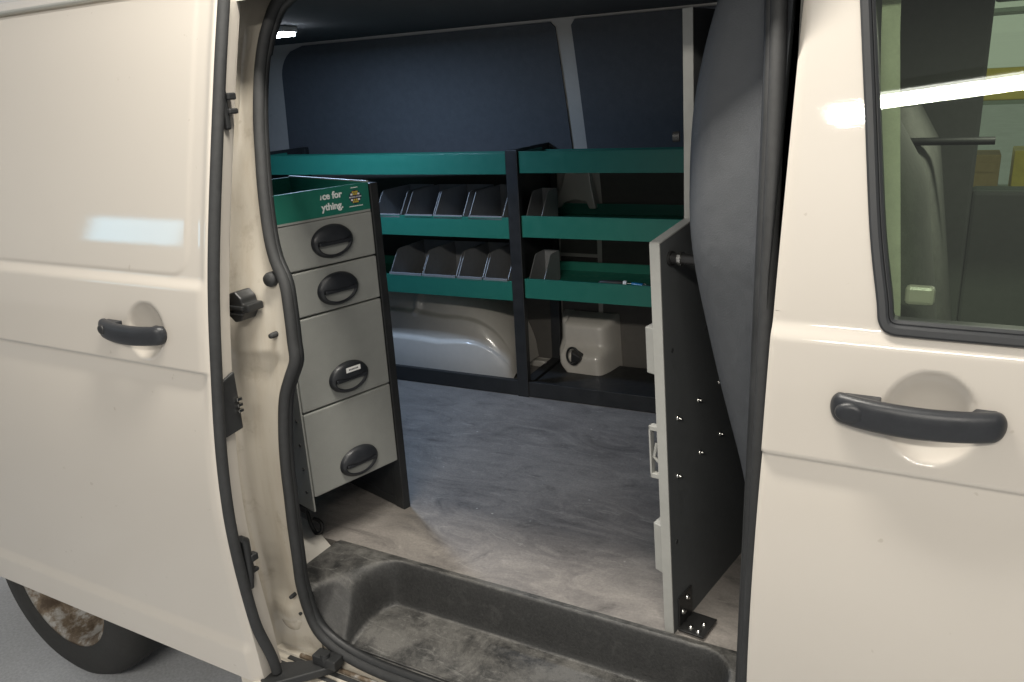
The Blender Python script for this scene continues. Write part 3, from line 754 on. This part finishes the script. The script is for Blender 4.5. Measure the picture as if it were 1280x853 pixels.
# ---- tools left on the lowest green shelf
def sh_world(lx, ly, lz):
    ang = SH.rotation_euler.z; return (SH.location.x+lx*math.cos(ang)-ly*math.sin(ang), SH.location.y+lx*math.sin(ang)+ly*math.cos(ang), SH.location.z+lz)
t1 = empty('screwdriver', sh_world(.86, .10, LV[0][0]+.050), (0, 0, R(8)))
MB().tube([(-.01, 0, 0), (.0, 0, .0), (.07, 0, 0), (.08, 0, 0)], [.006, .010, .011, .006], 10).build('grip', 'black_plastic', t1)
MB().tube([(.08, 0, 0), (.092, 0, 0)], .010, 10).build('collar', 'white_label', t1)
MB().tube([(.092, 0, 0), (.16, 0, 0)], .0035, 8).build('blade', 'steel', t1)
tag(t1, 'black handled screwdriver with a white collar lying on the lowest green shelf', 'screwdriver')
t2 = empty('marker_pen', sh_world(1.02, .085, LV[0][0]+.050), (0, 0, R(-14)))
MB().tube([(.0, 0, 0), (.085, 0, 0)], .0085, 10).build('barrel', 'black_plastic', t2)
MB().tube([(.0, 0, 0), (-.045, 0, .001)], [.0095, .0085], 10).build('cap', 'blue_plastic', t2)
tag(t2, 'marker pen with a bright blue cap on the lowest green shelf', 'pen')

# ================================================================== DIVIDER PANEL BESIDE THE BULKHEAD
DP = empty('divider_panel', (-.44, .298, .57))
DP.rotation_euler = (Matrix.Rotation(R(-8.6), 3, 'Z') @ Matrix.Rotation(R(-2.5), 3, 'Y')).to_euler()
tag(DP, 'dark grey upright divider panel with light edge and bolts, beside the curved bulkhead', 'panel')
T = .020; LP = .56
prof = [(.002, .0), (LP, .0), (LP, .40), (.44, .70), (.36, .9), (.36, 1.262), (.168, 1.262), (.158, 1.015), (.150, .868), (.002, .846)]
MB().prism(prof, -T+.001, 0., 'x').build('board', 'panel_board', DP)
MB().box(-T, .0008, -.0016, .0018, 0, .8465).build('edge_strip', 'panel_edge', DP)
ep = [((.000, .8460), (.150, .868)), ((.150, .868), (.158, 1.015)), ((.158, 1.015), (.168, 1.262))]
for (a0, b0), (a1, b1) in ep:
    d = Vector((a1-a0, b1-b0)).normalized(); n_ = Vector((-d.y, d.x))*.003
    MB().prism([(a0, b0), (a1, b1), (a1+n_.x, b1+n_.y), (a0+n_.x, b0+n_.y)], -T, .0008, 'x').build('edge_strip', 'panel_edge', DP)
def bolt(y, z, s=1.):
    o = MB().lathe([(0, .0125*s), (.0028*s, .012*s), (.0032*s, .006*s), (.0034*s, .0045*s), (.0062*s, .0042*s), (.0066*s, .0)], 14, 'x', (0, y, z)).build('bolt', 'steel', DP)
for y, z in ((.051, .481), (.149, .486), (.257, .490), (.151, .365), (.257, .367), (.363, .375), (.043, .356)): bolt(y, z, .8)
for y, z in ((.037, .629), (.197, .632), (.029, .210)):
    MB().lathe([(0, .0012), (.0045, .001), (.0052, .0)], 12, 'x', (0, y, z)).build('bolt_hole', 'rubber', DP)
# holders bolted to the hidden side
for z0, z1, open_ in ((.585, .680, 0), (.360, .475, 1), (.140, .252, 0)):
    hb = MB()
    if open_:
        hb.box(-T-.022, -T, .004, .020, z1-.010, z1, .001); hb.box(-T-.022, -T, .004, .020, z0, z0+.010, .001); hb.box(-T-.022, -T-.018, .004, .020, z0, z1, .001)
        hb.tube([(-T, .012, z0+.03), (-T-.016, .012, z0+.045), (-T-.008, .012, z0+.075)], .004, 8)
    else:
        hb.prism([(-T, .004+0), (-T-.024, .012), (-T-.024, .07), (-T, .07)], z0, z1, 'z', .002)
    hb.build('holder', 'panel_edge', DP)
# clamp rail to the bulkhead
MB().tube([(-.002, .040, .812), (.03, .040, .812), (.095, .034, .812)], .0105, 14).build('tie_rod', 'dark_steel', DP)
MB().tube([(.020, .0405, .812), (.027, .0402, .812)], .0135, 14).build('rod_ring', 'steel', DP)
MB().tube([(.0005, .0405, .812), (.006, .0402, .812)], .0145, 14).build('rod_ring', 'dark_steel', DP)
# foot bracket
MB().box(.0006, .0045, .022, .085, .004, .075, .001).box(.0045, .062, .012, .085, .0035, .0080, .001).build('foot_bracket', 'dark_steel', DP)
for y, z in ((.040, .035), (.062, .058)): MB().lathe([(0, .011), (.004, .010), (.0065, .006), (.007, .004)], 14, 'x', (0, y, z)).build('bolt', 'steel', DP)
for x, y in ((.026, .030), (.046, .052), (.046, .024)): MB().lathe([(0, .014), (.004, .013), (.0062, .010), (.0066, .0078)], 14, 'z', (x, y, 0)).build('bolt', 'steel', DP)
MB().tube([(-T-.006, .150, 1.03), (-T-.018, .146, 1.03)], .010, 12).build('knob', 'black_plastic', DP)

# ---- strap hook by the cabinet foot
HK = empty('strap_hook', (-1.452, .298, .572))
tag(HK, 'black strap hook lying on the painted ledge below the drawer cabinet', 'hook')
pth = [(-.028+.0, .01, .052), (-.012, 0, .030), (.002, -.004, .010), (.014, -.006, .004), (.024, .0, .010), (.024, .006, .026), (.012, .008, .036), (-.004, .006, .040)]
MB().tube(catmull(pth, 5), .0055, 8).build('hook', 'dark_steel', HK)
MB().tube([(-.10, .03, .060), (-.07, .025, .052), (-.028, .01, .054)], .012, 8, ry=.003).build('strap', 'rubber', HK)

# ================================================================== THINGS BEYOND THE VAN
RK = empty('storage_rack', (.35, 3.9, 0)); tag(RK, 'metal storage rack seen through the cab windows', 'rack')
for x in (-.55, .55):
    for y in (0, .4): MB().box(x-.02, x+.02, y-.02, y+.02, 0, 2.0).build('upright', 'rack_metal', RK)
for z in (.5, 1.02, 1.5, 1.95): MB().box(-.53, .53, .0, .4, z-.02, z).build('rack_shelf', 'rack_metal', RK)
def crate(name, x, z, w, h, mat, label, cat):
    o = MB().box(-w/2, w/2, -.14, .14, 0, h, .006).box(-w/2+.02, w/2-.02, -.145, -.139, h*.55, h*.8).build(name, mat)
    o.location = (.35+x, 4.1, z); tag(o, label, cat)
crate('cardboard_box', -.30, 1.02, .26, .20, 'cardboard', 'brown cardboard box on the rack seen through the cab windows', 'box')
crate('yellow_bin', .02, 1.02, .26, .22, 'yellow_plastic', 'yellow bin on the middle rack shelf beyond the cab', 'bin')
crate('yellow_bin', -.22, 1.5, .30, .16, 'yellow_plastic', 'yellow bin on the upper rack shelf beyond the cab', 'bin')
crate('red_box', .14, 1.5, .20, .14, 'red_plastic', 'small red box on the upper rack shelf beyond the cab', 'box')

# ---- workshop lamps above and behind the viewer
def lamp(loc, ln, w, rz, power, label, col=(1., .94, .84)):
    o = empty('ceiling_lamp', loc, (0, 0, rz)); tag(o, label, 'lamp', 'workshop ceiling lamps')
    MB().box(-ln/2-.02, ln/2+.02, -w/2-.02, w/2+.02, .0, .06, .01).build('lamp_housing', 'housing', o)
    MB().box(-ln/2, ln/2, -w/2, w/2, -.012, -.001).build('lamp_tube', 'tube_glow', o)
    area('lamp_light', (0, 0, -.02), ln, w, power, col, parent=o)
lamp((.42, -3.53, 3.6), 2.4, .17, R(13.6), 175, 'fluorescent ceiling lamp reflected in the cab window')
lamp((-.80, -.05, 2.75), .8, .14, R(0), 36, 'fluorescent ceiling lamp above the open side door')
GW = empty('garage_window', (-7.1, -4.0, 2.28)); tag(GW, 'high workshop window reflected as a pale blue patch in the sliding door', 'window')
MB().box(-.72, .72, -.005, .0, .0, .34).build('pane', 'daylight_pane', GW)
MB().box(-.76, .76, -.03, .03, .34, .38).box(-.76, .76, -.03, .03, -.04, 0).box(-.76, -.72, -.03, .03, 0, .34).box(.72, .76, -.03, .03, 0, .34).build('window_frame', 'housing', GW)
